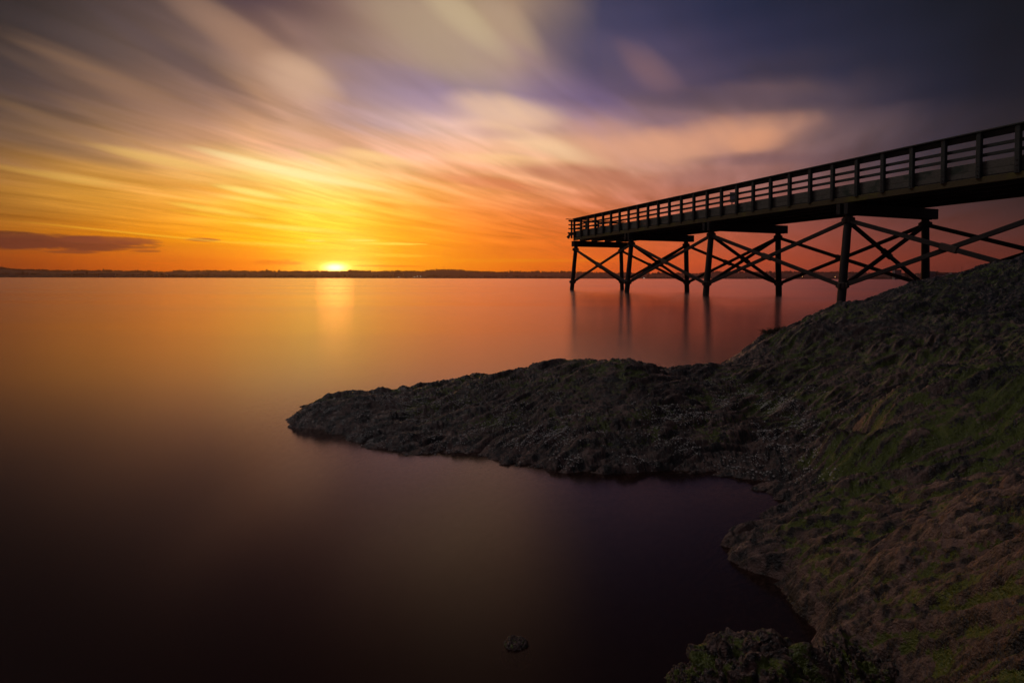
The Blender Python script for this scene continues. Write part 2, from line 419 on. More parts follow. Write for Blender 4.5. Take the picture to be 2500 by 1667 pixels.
# ------------------------------------------------------------------ rocky shore
ctl = []
def c_z(x, y, z): ctl.append(tuple(D(x, y, z=z)))
def c_d(x, y, d): ctl.append(tuple(D(x, y, d=d)))
def c_w(x, y, z):                                  # under water, placed by its spot on the surface
    p = D(x, y, z=0.0); ctl.append((p.x, p.y, z))
def c_xy(x, y, z): ctl.append((x, y, z))
for x, y in ((668,974),(760,994),(860,1022),(960,1040),(1150,1060),(1300,1078),(1450,1085),(1600,1086),(1740,1088),(1768,1112),(1800,1140),
             (1700,1208),(1655,1234),(1672,1288),(1775,1328),(1800,1380),(1850,1440),(1872,1478)): c_z(x, y, 0.0)
for x, y, z in ((600,985,-.25),(700,1050,-.25),(860,1090,-.25),(1000,1130,-.3),(1200,1160,-.3),(1400,1170,-.3),(1600,1160,-.2),(1720,1150,-.09),
                (1580,1230,-.25),(1600,1330,-.25),(1690,1400,-.22),(1760,1470,-.2),(1850,1540,-.1),(1650,1560,-.3),(1300,1500,-.5),(900,1400,-.7),(500,1200,-.8)): c_w(x, y, z)
for x, y, d in ((712,933,3.72),(760,916,3.8),(860,904,3.85),(935,900,3.85),(1060,871,3.9),(1180,851,3.9),(1320,837,3.9),(1400,833,3.85),(1470,840,3.8),
                (1505,860,3.9),(1560,848,4.05),(1660,838,4.25),(1700,830,4.4),(1730,802,4.6),(1790,759,4.9),(1850,736,5.2),(1910,705,5.5),(2000,692,5.7),
                (2060,660,6.0),(2150,642,6.3),(2250,612,6.4),(2352,594,6.4),(2500,560,6.4)): c_d(x, y, d)
for x, d, z in ((650,4.2,-.12),(712,4.3,-.15),(860,4.5,-.15),(1060,4.8,-.2),(1250,4.9,-.2),(1400,4.9,-.2),(1500,4.9,-.2),(1600,5.3,-.2),(1700,5.9,-.2),
                (1800,6.8,-.2),(1900,7.6,-.1),(2000,8.4,-.1),(2150,9.2,.1),(2352,9.5,.45),(2600,9,.8),(700,6,-1),(1200,7,-1.2),(1700,9,-1.2),(2000,12,-.8),(2352,14,-.4),(2600,16,-.2)):
    r = D(x, 700, d=d); c_xy(r.x, d, z)
for x, y, d in ((1000,960,3.3),(1200,950,3.15),(1400,960,3.02),(1600,960,3.05),(1600,900,3.5),(1750,1000,2.88),(1750,900,3.6),(2000,1000,2.3),(2000,952,2.5),
                (2000,905,3.15),(2000,800,4.0),(2000,740,4.7),(1850,900,3.4),(1850,800,4.4),(2150,862,2.75),(2150,828,3.35),(2150,720,4.5),(2250,700,4.8),
                (2352,700,4.5),(2352,650,5.4),(2352,790,3.0),(2352,765,3.6),(1885,1012,2.42),(1865,985,2.95)): c_d(x, y, d)
for x, y, z in ((1850,1060,.055),(1850,1100,.03),(1950,1070,.06),(1900,1128,.09),(2000,1105,.15),(2100,1062,.22),(2200,1000,.30),(2352,930,.42),
                (1740,1212,.03),(1800,1180,.06),(1750,1262,.05),(1850,1300,.10),(1900,1400,.10),(2000,1300,.19),(2100,1200,.24),(2100,1400,.2),
                (2000,1460,.11),(2200,1500,.2),(2100,1560,.1),(2352,1500,.3),(2352,1250,.38),(2200,1300,.29),(2352,1100,.42),(1950,1230,.17)): c_z(x, y, z)
for x, y, z in ((2.2,2.2,.55),(3,3,.66),(5,4.5,1.1),(8,6,1.4),(8,3,1.1),(5,1,.8),(2,.6,.45),(1.2,.3,.3),(.6,.3,.05),(.2,.2,-.1),(1,-1,.3),(0,-1,.05),
                (3,-2,.6),(8,-2,1.2),(-1,0,-.5),(-1.5,-2,-.4),(2,-5,.7),(-2,-5,.1),(10,10,1.0),(12,2,1.6)): c_xy(x, y, z)
ctl = np.array(ctl)
def tps_fit(pts, lam=0.0006):
    x = pts[:, :2]; m_ = len(x)
    r2 = ((x[:, None] - x[None]) ** 2).sum(-1)
    Kx = 0.5 * r2 * np.log(r2 + 1e-12)
    A = np.zeros((m_ + 3, m_ + 3)); A[:m_, :m_] = Kx + lam * np.eye(m_); A[:m_, m_] = 1; A[:m_, m_+1:] = x; A[m_, :m_] = 1; A[m_+1:, :m_] = x.T
    return np.linalg.solve(A, np.concatenate([pts[:, 2], [0, 0, 0]]))
sol = tps_fit(ctl)
def tps(xx, yy):
    out = np.full_like(xx, sol[-3]) + sol[-2] * xx + sol[-1] * yy
    for i in range(len(ctl)):
        r2 = (xx - ctl[i, 0]) ** 2 + (yy - ctl[i, 1]) ** 2
        out += sol[i] * 0.5 * r2 * np.log(r2 + 1e-12)
    return out
def rock_height(xx, yy):
    base = tps(xx, yy)
    base = np.clip(base, -1.4, 2.2)
    # layering of the rock: runs to the right and away, swings round on the near slab
    wx = fbm(xx * 1.1, yy * 1.1, 3, 11); wy = fbm(xx * 1.1, yy * 1.1, 3, 21)
    # the beds swing round from the headland to the slab at the front
    KN = ((3.1, 26), (2.1, 2), (1.55, -30), (1.0, -60))
    ws = []
    for i, (yk, an) in enumerate(KN):
        hi_ = KN[i - 1][0] if i else None; lo_ = KN[i + 1][0] if i < len(KN) - 1 else None
        w = np.ones_like(yy)
        if hi_ is not None: w = np.where(yy > yk, np.clip((hi_ - yy) / (hi_ - yk), 0, 1), w)
        if lo_ is not None: w = np.where(yy < yk, np.clip((yy - lo_) / (yk - lo_), 0, 1), w)
        ws.append(w * w * (3 - 2 * w))
    nrm = np.sqrt(sum(w * w for w in ws))
    h = np.zeros_like(xx); grn = np.zeros_like(xx); fin = np.zeros_like(xx)
    for (yk, an), w in zip(KN, ws):
        m_ = w > 0.001
        if not m_.any(): continue
        a_ = R(an); X_ = xx[m_]; Y_ = yy[m_]; WX = wx[m_]; WY = wy[m_]
        u = X_ * math.cos(a_) + Y_ * math.sin(a_) + 0.10 * WY; v = -X_ * math.sin(a_) + Y_ * math.cos(a_) + 0.09 * WX
        sd = int(yk * 100)
        def crack(a, b, o, seed, g=0.5):
            r_ = ridged(a, b, o, seed, g); return -(r_ - r_.mean())
        e = 0.026 * fbm(u * 1.3, v * 3.2, 2, 31 + sd)
        e += 0.040 * crack(u * 1.1, v * 5.0, 2, 41 + sd)
        e += 0.030 * crack(u * 2.2, v * 13.0, 2, 51 + sd)
        f_ = 0.0225 * crack(u * 6.0 + WX, v * 32, 2, 71 + sd, 0.5)
        f_ += 0.0085 * crack(u * 17 + 2 * WX, v * 66, 2, 95 + sd, 0.5)
        fin[m_] += f_ * (w / nrm)[m_]
        h[m_] += (e + f_) * (w / nrm)[m_]
        grn[m_] += (0.30 * fbm(u * 7, v * 22, 2, 221 + sd, 0.6) + 0.42 * fbm(u * 24, v * 62, 2, 226 + sd, 0.6) + 0.34 * fbm(u * 60, v * 120, 2, 231 + sd, 0.6)) * (w / nrm)[m_]
    global GRAIN, FINE
    GRAIN = 0.5 + grn - 0.26 * np.clip((base - 0.38) / 0.3, 0, 1)
    FINE = fin
    lump = fbm(xx * 14, yy * 14, 4, 61, 0.55)
    h += 0.003 * lump
    pit = np.clip(perlin(xx * 9 + wx, yy * 9, 81) - 0.15, 0, 1)
    h -= 0.004 * pit
    h += 0.0034 * fbm(xx * 44, yy * 52, 3, 91, 0.6)
    dist = np.sqrt(xx * xx + yy * yy)
    k = 0.78 + 0 * dist
    return base, h * k, lump, pit
# grid: fine where it shows, coarser beyond
th = np.concatenate([np.linspace(-70, -24, 40, endpoint=False), np.linspace(-24, 45, 760, endpoint=False), np.linspace(45, 120, 90)])
rr = np.concatenate([np.exp(np.linspace(math.log(0.25), math.log(0.95), 60, endpoint=False)), np.exp(np.linspace(math.log(0.95), math.log(8.5), 720, endpoint=False)), np.exp(np.linspace(math.log(8.5), math.log(17), 60))])
TH, RR = np.meshgrid(np.radians(th), rr)
XX = RR * np.sin(TH); YY = RR * np.cos(TH)
base_h, disp, lump, pit = rock_height(XX, YY)
ZZ = base_h + disp
# small sideways push so that ledges get undercut edges
gy, gx = np.gradient(disp)
def grid_mesh(name, XX, YY, ZZ, mat, keep=None, parent=None):
    r_, c_ = XX.shape
    me = bpy.data.meshes.new(name)
    idx = np.arange(r_ * c_).reshape(r_, c_)
    q = np.stack([idx[:-1, :-1], idx[:-1, 1:], idx[1:, 1:], idx[1:, :-1]], -1).reshape(-1, 4)[:, ::-1]
    if keep is not None:
        kf = keep.ravel()[q].any(1); q = q[kf]
    used = np.unique(q); remap = -np.ones(r_ * c_, dtype=np.int64); remap[used] = np.arange(len(used)); q = remap[q]
    co_ = np.stack([XX, YY, ZZ], -1).reshape(-1, 3)[used]
    me.vertices.add(len(co_)); me.vertices.foreach_set('co', co_.ravel())
    me.loops.add(q.size); me.loops.foreach_set('vertex_index', q.ravel().astype(np.int32))
    me.polygons.add(len(q)); me.polygons.foreach_set('loop_start', np.arange(0, q.size, 4, dtype=np.int32))
    me.polygons.foreach_set('use_smooth', np.ones(len(q), dtype=bool))
    me.update(calc_edges=True)
    me.materials.append(mat)
    o = bpy.data.objects.new(name, me); C.objects.link(o)
    if parent: o.parent = parent
    return o, used
# rock surface: grey-brown gneiss, algae in the hollows, barnacle crust low down
def rock_material(name):
    mt, k, b, o = material(name)
    pos = k.new('ShaderNodeNewGeometry').outputs['Position']
    at = k.new('ShaderNodeAttribute', attribute_name='moss').outputs['Fac']
    ab = k.new('ShaderNodeAttribute', attribute_name='crust').outputs['Fac']
    gr = k.new('ShaderNodeAttribute', attribute_name='grain').outputs['Fac']
    n1 = k.noise(pos, 2.3, 5, 0.6); n2 = k.noise(pos, 26, 5, 0.65); n3 = k.noise(pos, 160, 3, 0.6)
    c1 = k.mix(k.map(n1, 0.35, 0.65), (0.022, 0.013, 0.010), (0.066, 0.043, 0.034))
    gv = k.math('ADD', k.math('MULTIPLY', gr, 0.75), k.math('MULTIPLY', n2, 0.35))
    c2 = k.mix(k.map(gv, 0.34, 0.80, 0, 1, True), k.mix(1.0, c1, (0.12, 0.12, 0.12), 'MULTIPLY'), k.mix(1.0, c1, (3.7, 3.4, 3.3), 'MULTIPLY'))
    vor = k.new('ShaderNodeTexVoronoi', feature='F1'); k.l.new(pos, vor.inputs['Vector']); vor.inputs['Scale'].default_value = 130
    spk = k.math('MULTIPLY', k.map(vor.outputs['Distance'], 0.30, 0.16, 0, 1, True), ab)
    c3 = k.mix(k.math('MULTIPLY', spk, 0.8), c2, (0.26, 0.24, 0.22))
    mm = k.map(k.math('ADD', at, k.math('MULTIPLY', k.math('SUBTRACT', k.noise(pos, 70, 5, 0.75), 0.5), 3.2)), 0.54, 0.74, 0, 1, True)
    mc = k.mix(n3, (0.034, 0.060, 0.003), (0.155, 0.185, 0.008))
    c4 = k.mix(mm, c3, mc)
    k.put(b.inputs['Base Color'], c4)
    k.put(b.inputs['Roughness'], k.map(n2, 0.3, 0.7, 0.20, 0.44))
    b.inputs['Specular IOR Level'].default_value = 0.7
    hgt = k.math('ADD', k.math('MULTIPLY', n3, 0.5), k.math('ADD', n2, k.math('MULTIPLY', spk, 0.5)))
    bp = k.new('ShaderNodeBump'); bp.inputs['Strength'].default_value = 1.0; bp.inputs['Distance'].default_value = 0.016
    k.l.new(hgt, bp.inputs['Height']); k.l.new(bp.outputs[0], b.inputs['Normal'])
    return mt
M_rock = rock_material('wet_shore_rock')
shore, used = grid_mesh('rocky_shore', XX, YY, ZZ, M_rock)
def moss_of(XX, YY, ZZ, hol, seed=101):
    lo = fbm(XX * 1.7, YY * 1.7, 3, seed)
    w = np.clip((XX - 0.45 * YY - 0.08) / 0.3, 0, 1) * np.clip((4.6 - YY) / 2.0, 0, 1)
    w2 = 0.2 * np.clip((XX - 0.2) / 1.0, 0, 1)
    v = 0.10 + 0.58 * w + w2 * 0.3 + 0.75 * lo - hol
    v = v * np.clip((ZZ - 0.02) / 0.08, 0, 1)
    return np.clip(v, 0, 1)
hol = np.clip(FINE * 110.0, -0.7, 0.7) + np.clip(disp * 4, -.15, .15)
moss = moss_of(XX, YY, ZZ, hol)
crust = np.clip(1.2 - np.abs(ZZ - 0.10) / 0.13, 0, 1) * np.clip((YY - 2.0) / 0.5, 0, 1) * np.clip(0.6 + 1.2 * fbm(XX * 3, YY * 3, 2, 131), 0, 1)
for nm, arr in (('moss', moss), ('crust', crust), ('grain', np.clip(GRAIN, 0, 1))):
    a_ = shore.data.attributes.new(nm, 'FLOAT', 'POINT'); a_.data.foreach_set('value', arr.ravel()[used].astype(np.float32))
tag(shore, 'dark wet rock headland sloping down into the water under the pier', None, None, 'structure')

# barnacles: thousands of small pale cones on the tide band
rng = np.random.default_rng(5)
cand = np.argwhere((crust > 0.25) & (ZZ > 0.0) & (XX > -0.9) & (XX < 1.9) & (YY < 4.6))
wgt = (crust[cand[:, 0], cand[:, 1]] ** 2) * RR[cand[:, 0], cand[:, 1]] ** 2
wgt *= np.clip(fbm(XX * 6, YY * 6, 2, 141)[cand[:, 0], cand[:, 1]] * 2 + 0.5, 0.03, 2)
pick = rng.choice(len(cand), size=min(9000, len(cand)), replace=False, p=wgt / wgt.sum())
bv = []; bf = []
GYz = np.gradient(ZZ, axis=0) / np.maximum(np.gradient(RR, axis=0), 1e-6)
for ii in pick:
    i, j = cand[ii]
    x, y, z = XX[i, j], YY[i, j], ZZ[i, j]
    s_ = 0.0022 + 0.0035 * rng.random() ** 2.5
    nz_ = Vector((-GYz[i, j] * math.sin(TH[i, j]), -GYz[i, j] * math.cos(TH[i, j]), 1)).normalized()
    a = nz_.orthogonal().normalized(); b = nz_.cross(a); p = Vector((x, y, z)) - nz_ * s_ * 0.2
    o_ = len(bv)
    for rad, hh in ((1.0, 0.0), (0.45, 0.9)):
        for q in range(6):
            t = q * math.pi / 3 + ii
            bv.append(p + (a * math.cos(t) + b * math.sin(t)) * s_ * rad + nz_ * s_ * hh)
    bv.append(p + nz_ * s_ * 0.55)
    for q in range(6):
        q2 = (q + 1) % 6
        bf.append((o_ + q, o_ + q2, o_ + 6 + q2, o_ + 6 + q)); bf.append((o_ + 6 + q, o_ + 6 + q2, o_ + 12))
M_barn = simple('barnacle_shell', (0.56, 0.54, 0.50), 0.6, 0.4, 60)
barn = mesh_obj('barnacles', bv, bf, M_barn)
tag(barn, 'crust of small pale barnacles along the tide line of the rock', 'barnacles', None, 'stuff')

# ------------------------------------------------------------------ loose boulders
def boulder(name, c, rx, ry, rz, seed, label, res=150, top_moss=0.5, rough=1.0, fine=1.0):
    u = np.linspace(0, 2 * np.pi, res * 2); v = np.linspace(0.02, np.pi * 0.62, res)
    U, V = np.meshgrid(u, v)
    n1x = np.cos(U) * np.sin(V); n1y = np.sin(U) * np.sin(V); n1z = np.cos(V)
    px_ = n1x * 1.3 + n1z * .7 + seed; py_ = n1y * 1.3 - n1z * .6 + seed * 2.3
    big = fbm(px_, py_, 3, seed)
    rid = ridged(px_ * 2.2, py_ * 3.4, 3, seed + 5) - 0.8
    lum = fbm(px_ * 7 * fine, py_ * 7 * fine, 4, seed + 9, 0.6)
    cr2 = ridged(px_ * 4.5 + big, py_ * 5.0, 2, seed + 13) - 0.8
    rad = 1 + rough * (0.15 * big - 0.10 * rid - 0.030 * cr2 + 0.010 * lum)
    flat = (1 - np.abs(n1z) ** 4 * 0.25)
    X_ = n1x * rad * rx; Y_ = n1y * rad * ry; Z_ = n1z * rad * flat * rz
    o, us = grid_mesh(name, X_, Y_, Z_, M_rock)
    mo = np.clip(top_moss + 0.9 * fbm(px_ * 2.5, py_ * 2.5, 3, seed + 20) + rid * 0.3 + cr2 * 0.35, 0, 1)
    for nm, arr in (('moss', mo), ('crust', mo * 0), ('grain', np.clip(0.5 + 0.5 * fbm(px_ * 9, py_ * 12, 3, seed + 31, 0.6), 0, 1))):
        a_ = o.data.attributes.new(nm, 'FLOAT', 'POINT'); a_.data.foreach_set('value', arr.ravel()[us].astype(np.float32))
    o.location = c
    tag(o, label, 'boulder', 'boulders at the edge of the water')
    return o
p = D(1745, 1590, z=0.0)
boulder('boulder', (p.x, p.y, -0.06), 0.175, 0.13, 0.20, 3, 'lumpy mossy boulder at the bottom edge of the picture, the larger left one', top_moss=0.28)
p = D(1985, 1592, z=0.0)
boulder('boulder', (p.x, p.y, -0.05), 0.105, 0.12, 0.19, 8, 'small mossy boulder at the bottom edge, wedged against the shore rock', top_moss=0.22)
p = D(1604, 1578, z=0.0)
boulder('boulder', (p.x, p.y, -0.05), 0.075, 0.07, 0.115, 17, 'rounded green boulder low at the left foot of the lumpy boulders', top_moss=0.45)
p = D(1185, 1478, z=0.0)
boulder('boulder', (p.x, p.y, -0.052), 0.040, 0.03, 0.085, 29, 'lone black rock barely breaking the dark water away from the shore', res=70, top_moss=0.0, rough=0.45)

# ------------------------------------------------------------------ water and sea floor
def water_material():
    mt, k, b, o = material('long_exposure_water')
    k.n.remove(b)
    pos = k.new('ShaderNodeNewGeometry').outputs['Position']
    gl = k.new('ShaderNodeBsdfGlossy'); gl.distribution = 'MULTI_GGX'
    gl.inputs['Color'].default_value = (1, 0.80, 0.76, 1)
    far = k.noise(k.vmath('MULTIPLY', pos, (0.02, 0.11, 1)), 1.0, 3, 0.55)
    k.put(gl.inputs['Roughness'], k.map(far, 0.3, 0.7, 0.16, 0.22))
    rf = k.new('ShaderNodeBsdfRefraction'); rf.inputs['IOR'].default_value = 1.33; rf.inputs['Roughness'].default_value = 0.22
    rf.inputs['Color'].default_value = (0.75, 0.75, 0.75, 1)
    fr = k.new('ShaderNodeFresnel'); fr.inputs['IOR'].default_value = 1.48
    mx = k.new('ShaderNodeMixShader'); k.l.new(fr.outputs[0], mx.inputs[0]); k.l.new(rf.outputs[0], mx.inputs[1]); k.l.new(gl.outputs[0], mx.inputs[2])
    df = k.new('ShaderNodeBsdfDiffuse'); df.inputs['Color'].default_value = (0.03, 0.010, 0.006, 1)
    mf = k.new('ShaderNodeMixShader'); mf.inputs[0].default_value = 0.5; k.l.new(rf.outputs[0], mf.inputs[1]); k.l.new(df.outputs[0], mf.inputs[2]); k.l.new(mf.outputs[0], mx.inputs[1])
    k.l.new(mx.outputs[0], o.inputs[0])
    h1 = k.noise(k.vmath('MULTIPLY', pos, (0.25, 0.9, 1)), 1.0, 3, 0.5)
    bp = k.new('ShaderNodeBump'); bp.inputs['Strength'].default_value = 1.0; bp.inputs['Distance'].default_value = 0.012
    k.l.new(h1, bp.inputs['Height'])
    va = k.new('ShaderNodeVolumeAbsorption'); va.inputs['Color'].default_value = (0.32, 0.18, 0.10, 1); va.inputs['Density'].default_value = 5.0
    k.l.new(va.outputs[0], o.inputs['Volume'])
    return mt
S = 9000.0; SY = 5500.0
wm = MB()
wm.add([(-S, -400, 0), (S, -400, 0), (S, SY, 0), (-S, SY, 0), (-S, -400, -2.5), (S, -400, -2.5), (S, SY, -2.5), (-S, SY, -2.5)],
       [(0, 1, 2, 3), (7, 6, 5, 4), (0, 4, 5, 1), (1, 5, 6, 2), (2, 6, 7, 3), (3, 7, 4, 0)])
water = wm.build('water', water_material()); tag(water, 'smooth water blurred by a long exposure', None, None, 'structure')
sb = MB(); sb.add([(-S, -400, -2.4), (S, -400, -2.4), (S, SY, -2.4), (-S, SY, -2.4)], [(0, 1, 2, 3)])
seabed = sb.build('ground', simple('silty_sea_floor', (0.05, 0.04, 0.03), 0.9, 0.3, 0.5)); tag(seabed, 'silty sea floor under the water', None, None, 'structure')

# ------------------------------------------------------------------ pier
VPX = 690.0
PS = 1.095
Z0 = 40.8 * PS                                         # distance of the outer end post
vp = ray(VPX, HORIZON); vp.z = 0
U = vp.normalized()                               # away along the pier
V = Vector((U.y, -U.x, 0))                        # across, to the right
T0 = P(1405.6, 533.6, d=Z0)                       # top of the rail at the end post
IDX = 0.02228 * Z0 / PS / U.y                          # post spacing
RISE = 0.0052
Nn = -U
def q(s, t, h):
    """s metres from the outer end towards the shore, t across, h measured from the rail top"""
    return Vector((T0.x, T0.y, 0)) + (V * t - U * s) * PS + Vector((0, 0, T0.z + (RISE * s + h) * PS))
class PMB(MB):
    def beam(s, a, b, w, h, **kw): MB.beam(s, a, b, w * PS, h * PS, **kw)
    def tube(s, pts, rads, n=14): MB.tube(s, pts, [r * PS for r in rads], n)
UP = Vector((0, 0, 1))
pier = empty('pier', (T0.x, T0.y, 0))
tag(pier, 'long wooden pier on crossed timber piles running out over the water', 'pier')
def part(mb, name, mat, par=None, smooth=False):
    off = Vector(pier.location)
    mb.v = [v - off for v in mb.v]
    return mb.build(name, mat, par or pier, smooth)
TW = 4.15
NPOST = 37
END = (NPOST - 1) * IDX + 0.3
rnd = random.Random(3)
# deck planks
mb = PMB()
s = -0.15
while s < END:
    w = 0.18 + rnd.random() * 0.02
    mb.beam(q(s + w/2, -0.05 + rnd.uniform(-.015, .01), -1.33 + rnd.uniform(-.003, .003)), q(s + w/2, TW + 0.02, -1.33 + rnd.uniform(-.003, .003)), w - 0.012, 0.05, side=Nn)
    s += w
part(mb, 'deck', M_dark)
for t in (0.55, 1.5, 2.6, 3.55):
    mb = PMB(); mb.beam(q(-0.2, t, -1.475), q(END, t, -1.475), 0.22, 0.24, side=V); part(mb, 'stringer', M_dark)
for t in (-0.07, TW + 0.02):
    mb = PMB()
    s = -0.12
    while s < END - 0.1:
        e = min(s + 7 * IDX, END)
        mb.beam(q(s, t + rnd.uniform(-.004, .004), -1.455), q(e - .006, t, -1.455), 0.09, 0.20, side=V)
        s = e
    part(mb, 'edge_beam', M_edge)
# railing on both sides
for side, t0 in ((-1, 0.0), (1, TW)):
    dr = 0.0 if side < 0 else -0.17
    to = t0 + side * 0.115                        # posts stand outside the boards
    for i in range(NPOST):
        j = rnd.uniform(-.008, .008)
        mb = PMB(); mb.beam(q(i * IDX + j, to - side*.01, -1.385), q(i * IDX + j + rnd.uniform(-.006, .006), to - side*.01, -0.045 + dr), 0.13, 0.135, side=V)
        po = part(mb, 'rail_post', M_post)
        if side < 0 and 9 < i < 29:
            for hh in (-1.30, -1.17, -1.03):
                mb = PMB(); a = q(i * IDX + j, to - .056, hh); mb.tube([a, a - V * 0.03], [0.02, 0.015], 6)
                part(mb, 'bolt', M_steel, po)
    mb = PMB(); s = -0.1                              # flat cap
    while s < END:
        e = min(s + 4 * IDX, END + .05); mb.beam(q(s, t0 + side * .08, -0.02 + dr + rnd.uniform(-.003, .003)), q(e - .005, t0 + side * .08, -0.02 + dr), 0.24, 0.045, side=V); s = e
    part(mb, 'rail_cap', M_rail)
    for nm, hc, hh, mt in (('top_rail', -0.135, 0.17, M_rail), ('middle_rail', -0.45, 0.10, M_rail), ('middle_rail', -0.705, 0.10, M_rail), ('kick_board', -1.01, 0.236, M_kick), ('kick_board', -1.25, 0.236, M_kick)):
        mb = PMB(); s = -0.08; hc += dr
        while s < END:
            e = min(s + 4 * IDX, END)
            mb.beam(q(s, t0 - side * .002 + rnd.uniform(-.004, .004), hc + rnd.uniform(-.003, .003)), q(e - .008, t0 - side * .002, hc + rnd.uniform(-.003, .003)), 0.05, hh, side=V); s = e
        part(mb, nm, mt)
# outer end railing
mb = PMB(); mb.beam(q(-.2, -.66, -0.05), q(-.2, TW + .1, -0.05), 0.16, 0.04, side=U); part(mb, 'rail_cap', M_rail)
for nm, hc, hh in (('top_rail', -0.165, 0.12), ('middle_rail', -0.45, 0.085), ('middle_rail', -0.72, 0.085), ('kick_board', -1.06, 0.2)):
    mb = PMB(); mb.beam(q(-.2, -.46 if nm != 'kick_board' else -.3, hc), q(-.2, TW, hc), 0.05, hh, side=U); part(mb, nm, M_rail if nm != 'kick_board' else M_kick)
for t in (-0.17, 1.0, 2.0, 3.0):
    mb = PMB(); mb.beam(q(-.29, t, -1.385), q(-.29, t, -0.09), 0.105, 0.12, side=V); part(mb, 'rail_post', M_post)
for a, b in (((-.28, -.48, -1.02), (-.26, .1, -1.05)), ((-.3, -.52, -1.34), (-.24, -.2, -.96)), ((-.34, -.40, -1.42), (-.3, -.26, -1.02))):
    mb = PMB(); mb.beam(q(*a), q(*b), 0.05, 0.12, side=U); part(mb, 'broken_board', M_kick)
# bents
BENT_S = [0.12, 7.25 * IDX, 14.25 * IDX, 21.65 * IDX, 28.9 * IDX, 36.0 * IDX]
BENT_T = [3.68, 3.92, 4.2, 4.2, 4.2, 4.2]
z_top = lambda s: -1.60 - 0.40                   # cap underside from rail top
piles = []
ZLOW = 0.62
for s, tr in zip(BENT_S, BENT_T):
    mb = PMB()
    mb.beam(q(s - .13, -.42 if s > 1 else -.28, -1.80), q(s - .13, tr + .52, -1.80), 0.16, 0.385, side=U)
    mb.beam(q(s + .13, -.36 if s > 1 else -.28, -1.80), q(s + .13, tr + .46, -1.80), 0.16, 0.40, side=U)
    part(mb, 'pile_cap', M_dark)
    row = []
    for sgn, t in ((-1, 0.0), (1, tr)):
        top = q(s, t, -1.64)
        bat = (0.10 if sgn < 0 else 0.035)
        nsg = 9; pts = []; rads = []
        zb = -1.2
        L = top.z - zb
        for kk in range(nsg + 1):
            f = kk / nsg; z = zb + L * f
            o = V * (sgn * bat * (top.z - z)) + V * rnd.uniform(-.006, .006) + U * rnd.uniform(-.006, .006)
            pts.append(Vector((top.x, top.y, z)) + o); rads.append(0.155 - 0.022 * f + rnd.uniform(-.003, .003))
        mb = PMB(); mb.tube(pts, rads, 16)
        po = part(mb, 'pile', M_pile, None, True)
        at = (lambda z, top=top, sgn=sgn, bat=bat: Vector((top.x, top.y, z)) + V * (sgn * bat * (top.z - z)))
        for zc in (top.z - 0.56 * PS, ZLOW):          # bolted brackets where the braces meet
            c = at(zc); mb = PMB()
            mb.tube([c - UP * .13, c - UP * .10, c + UP * .10, c + UP * .13], [.15, .185, .185, .15], 10)
            for dv in (U, -U, V, -V):
                mb.beam(c + dv * .13, c + dv * .25, 0.13, 0.16, side=UP.cross(dv)); mb.tube([c + dv * .25, c + dv * .275], [.03, .03], 6)
            part(mb, 'bracket', M_steel, po)
        row.append(at)
    piles.append((row, s))
def brace(a, b, offset, block=True):
    a = a + offset; b = b + offset
    d = (b - a); dn = d.normalized()
    mb = PMB(); mb.beam(a + d * .025, b - d * .025, 0.085, 0.15, side=offset.normalized())
    br = part(mb, 'brace', M_dark)
    if block:
        mid = a.lerp(b, 0.5); mb = PMB(); mb.beam(mid - dn * .28, mid + dn * .28, 0.12, 0.21, side=offset.normalized()); part(mb, 'splice_block', M_steel, br)
    return br
for (row, s) in piles:
    zt = T0.z + (RISE * s - 2.2) * PS; zb = ZLOW
    l, r = row
    brace(l(zt), r(zb), Nn * 0.06 * -1 + Nn * 0.0, True)
    brace(r(zt), l(zb), Nn * 0.06, False)
for k in range(len(piles) - 1):
    (r1, s1), (r2, s2) = piles[k], piles[k + 1]
    for sd_ in (0, 1):
        o1 = V * (-0.06); o2 = V * 0.06
        z1 = T0.z + (RISE * s1 - 2.2) * PS; z2 = T0.z + (RISE * s2 - 2.2) * PS
        brace(r1[sd_](z1), r2[sd_](ZLOW), o1, True)
        brace(r2[sd_](z2), r1[sd_](ZLOW), o2, False)

# notice board standing above the far railing
pp = P(1788, 482, d=32.3)
sg = empty('sign', (pp.x, pp.y, pp.z - 1.2)); tag(sg, 'small pale rectangular notice panel on the far railing of the pier', 'sign')
mb = MB(); mb.beam((-.14, 0, 1.2), (.14, 0, 1.2), 0.03, 0.56, side=(0, 1, 0)); mb.build('panel', M_sign, sg)
mb = MB(); mb.beam((0, .05, 0.0), (0, .05, 1.40), 0.05, 0.05, side=(1, 0, 0)); mb.build('post', M_dark, sg)

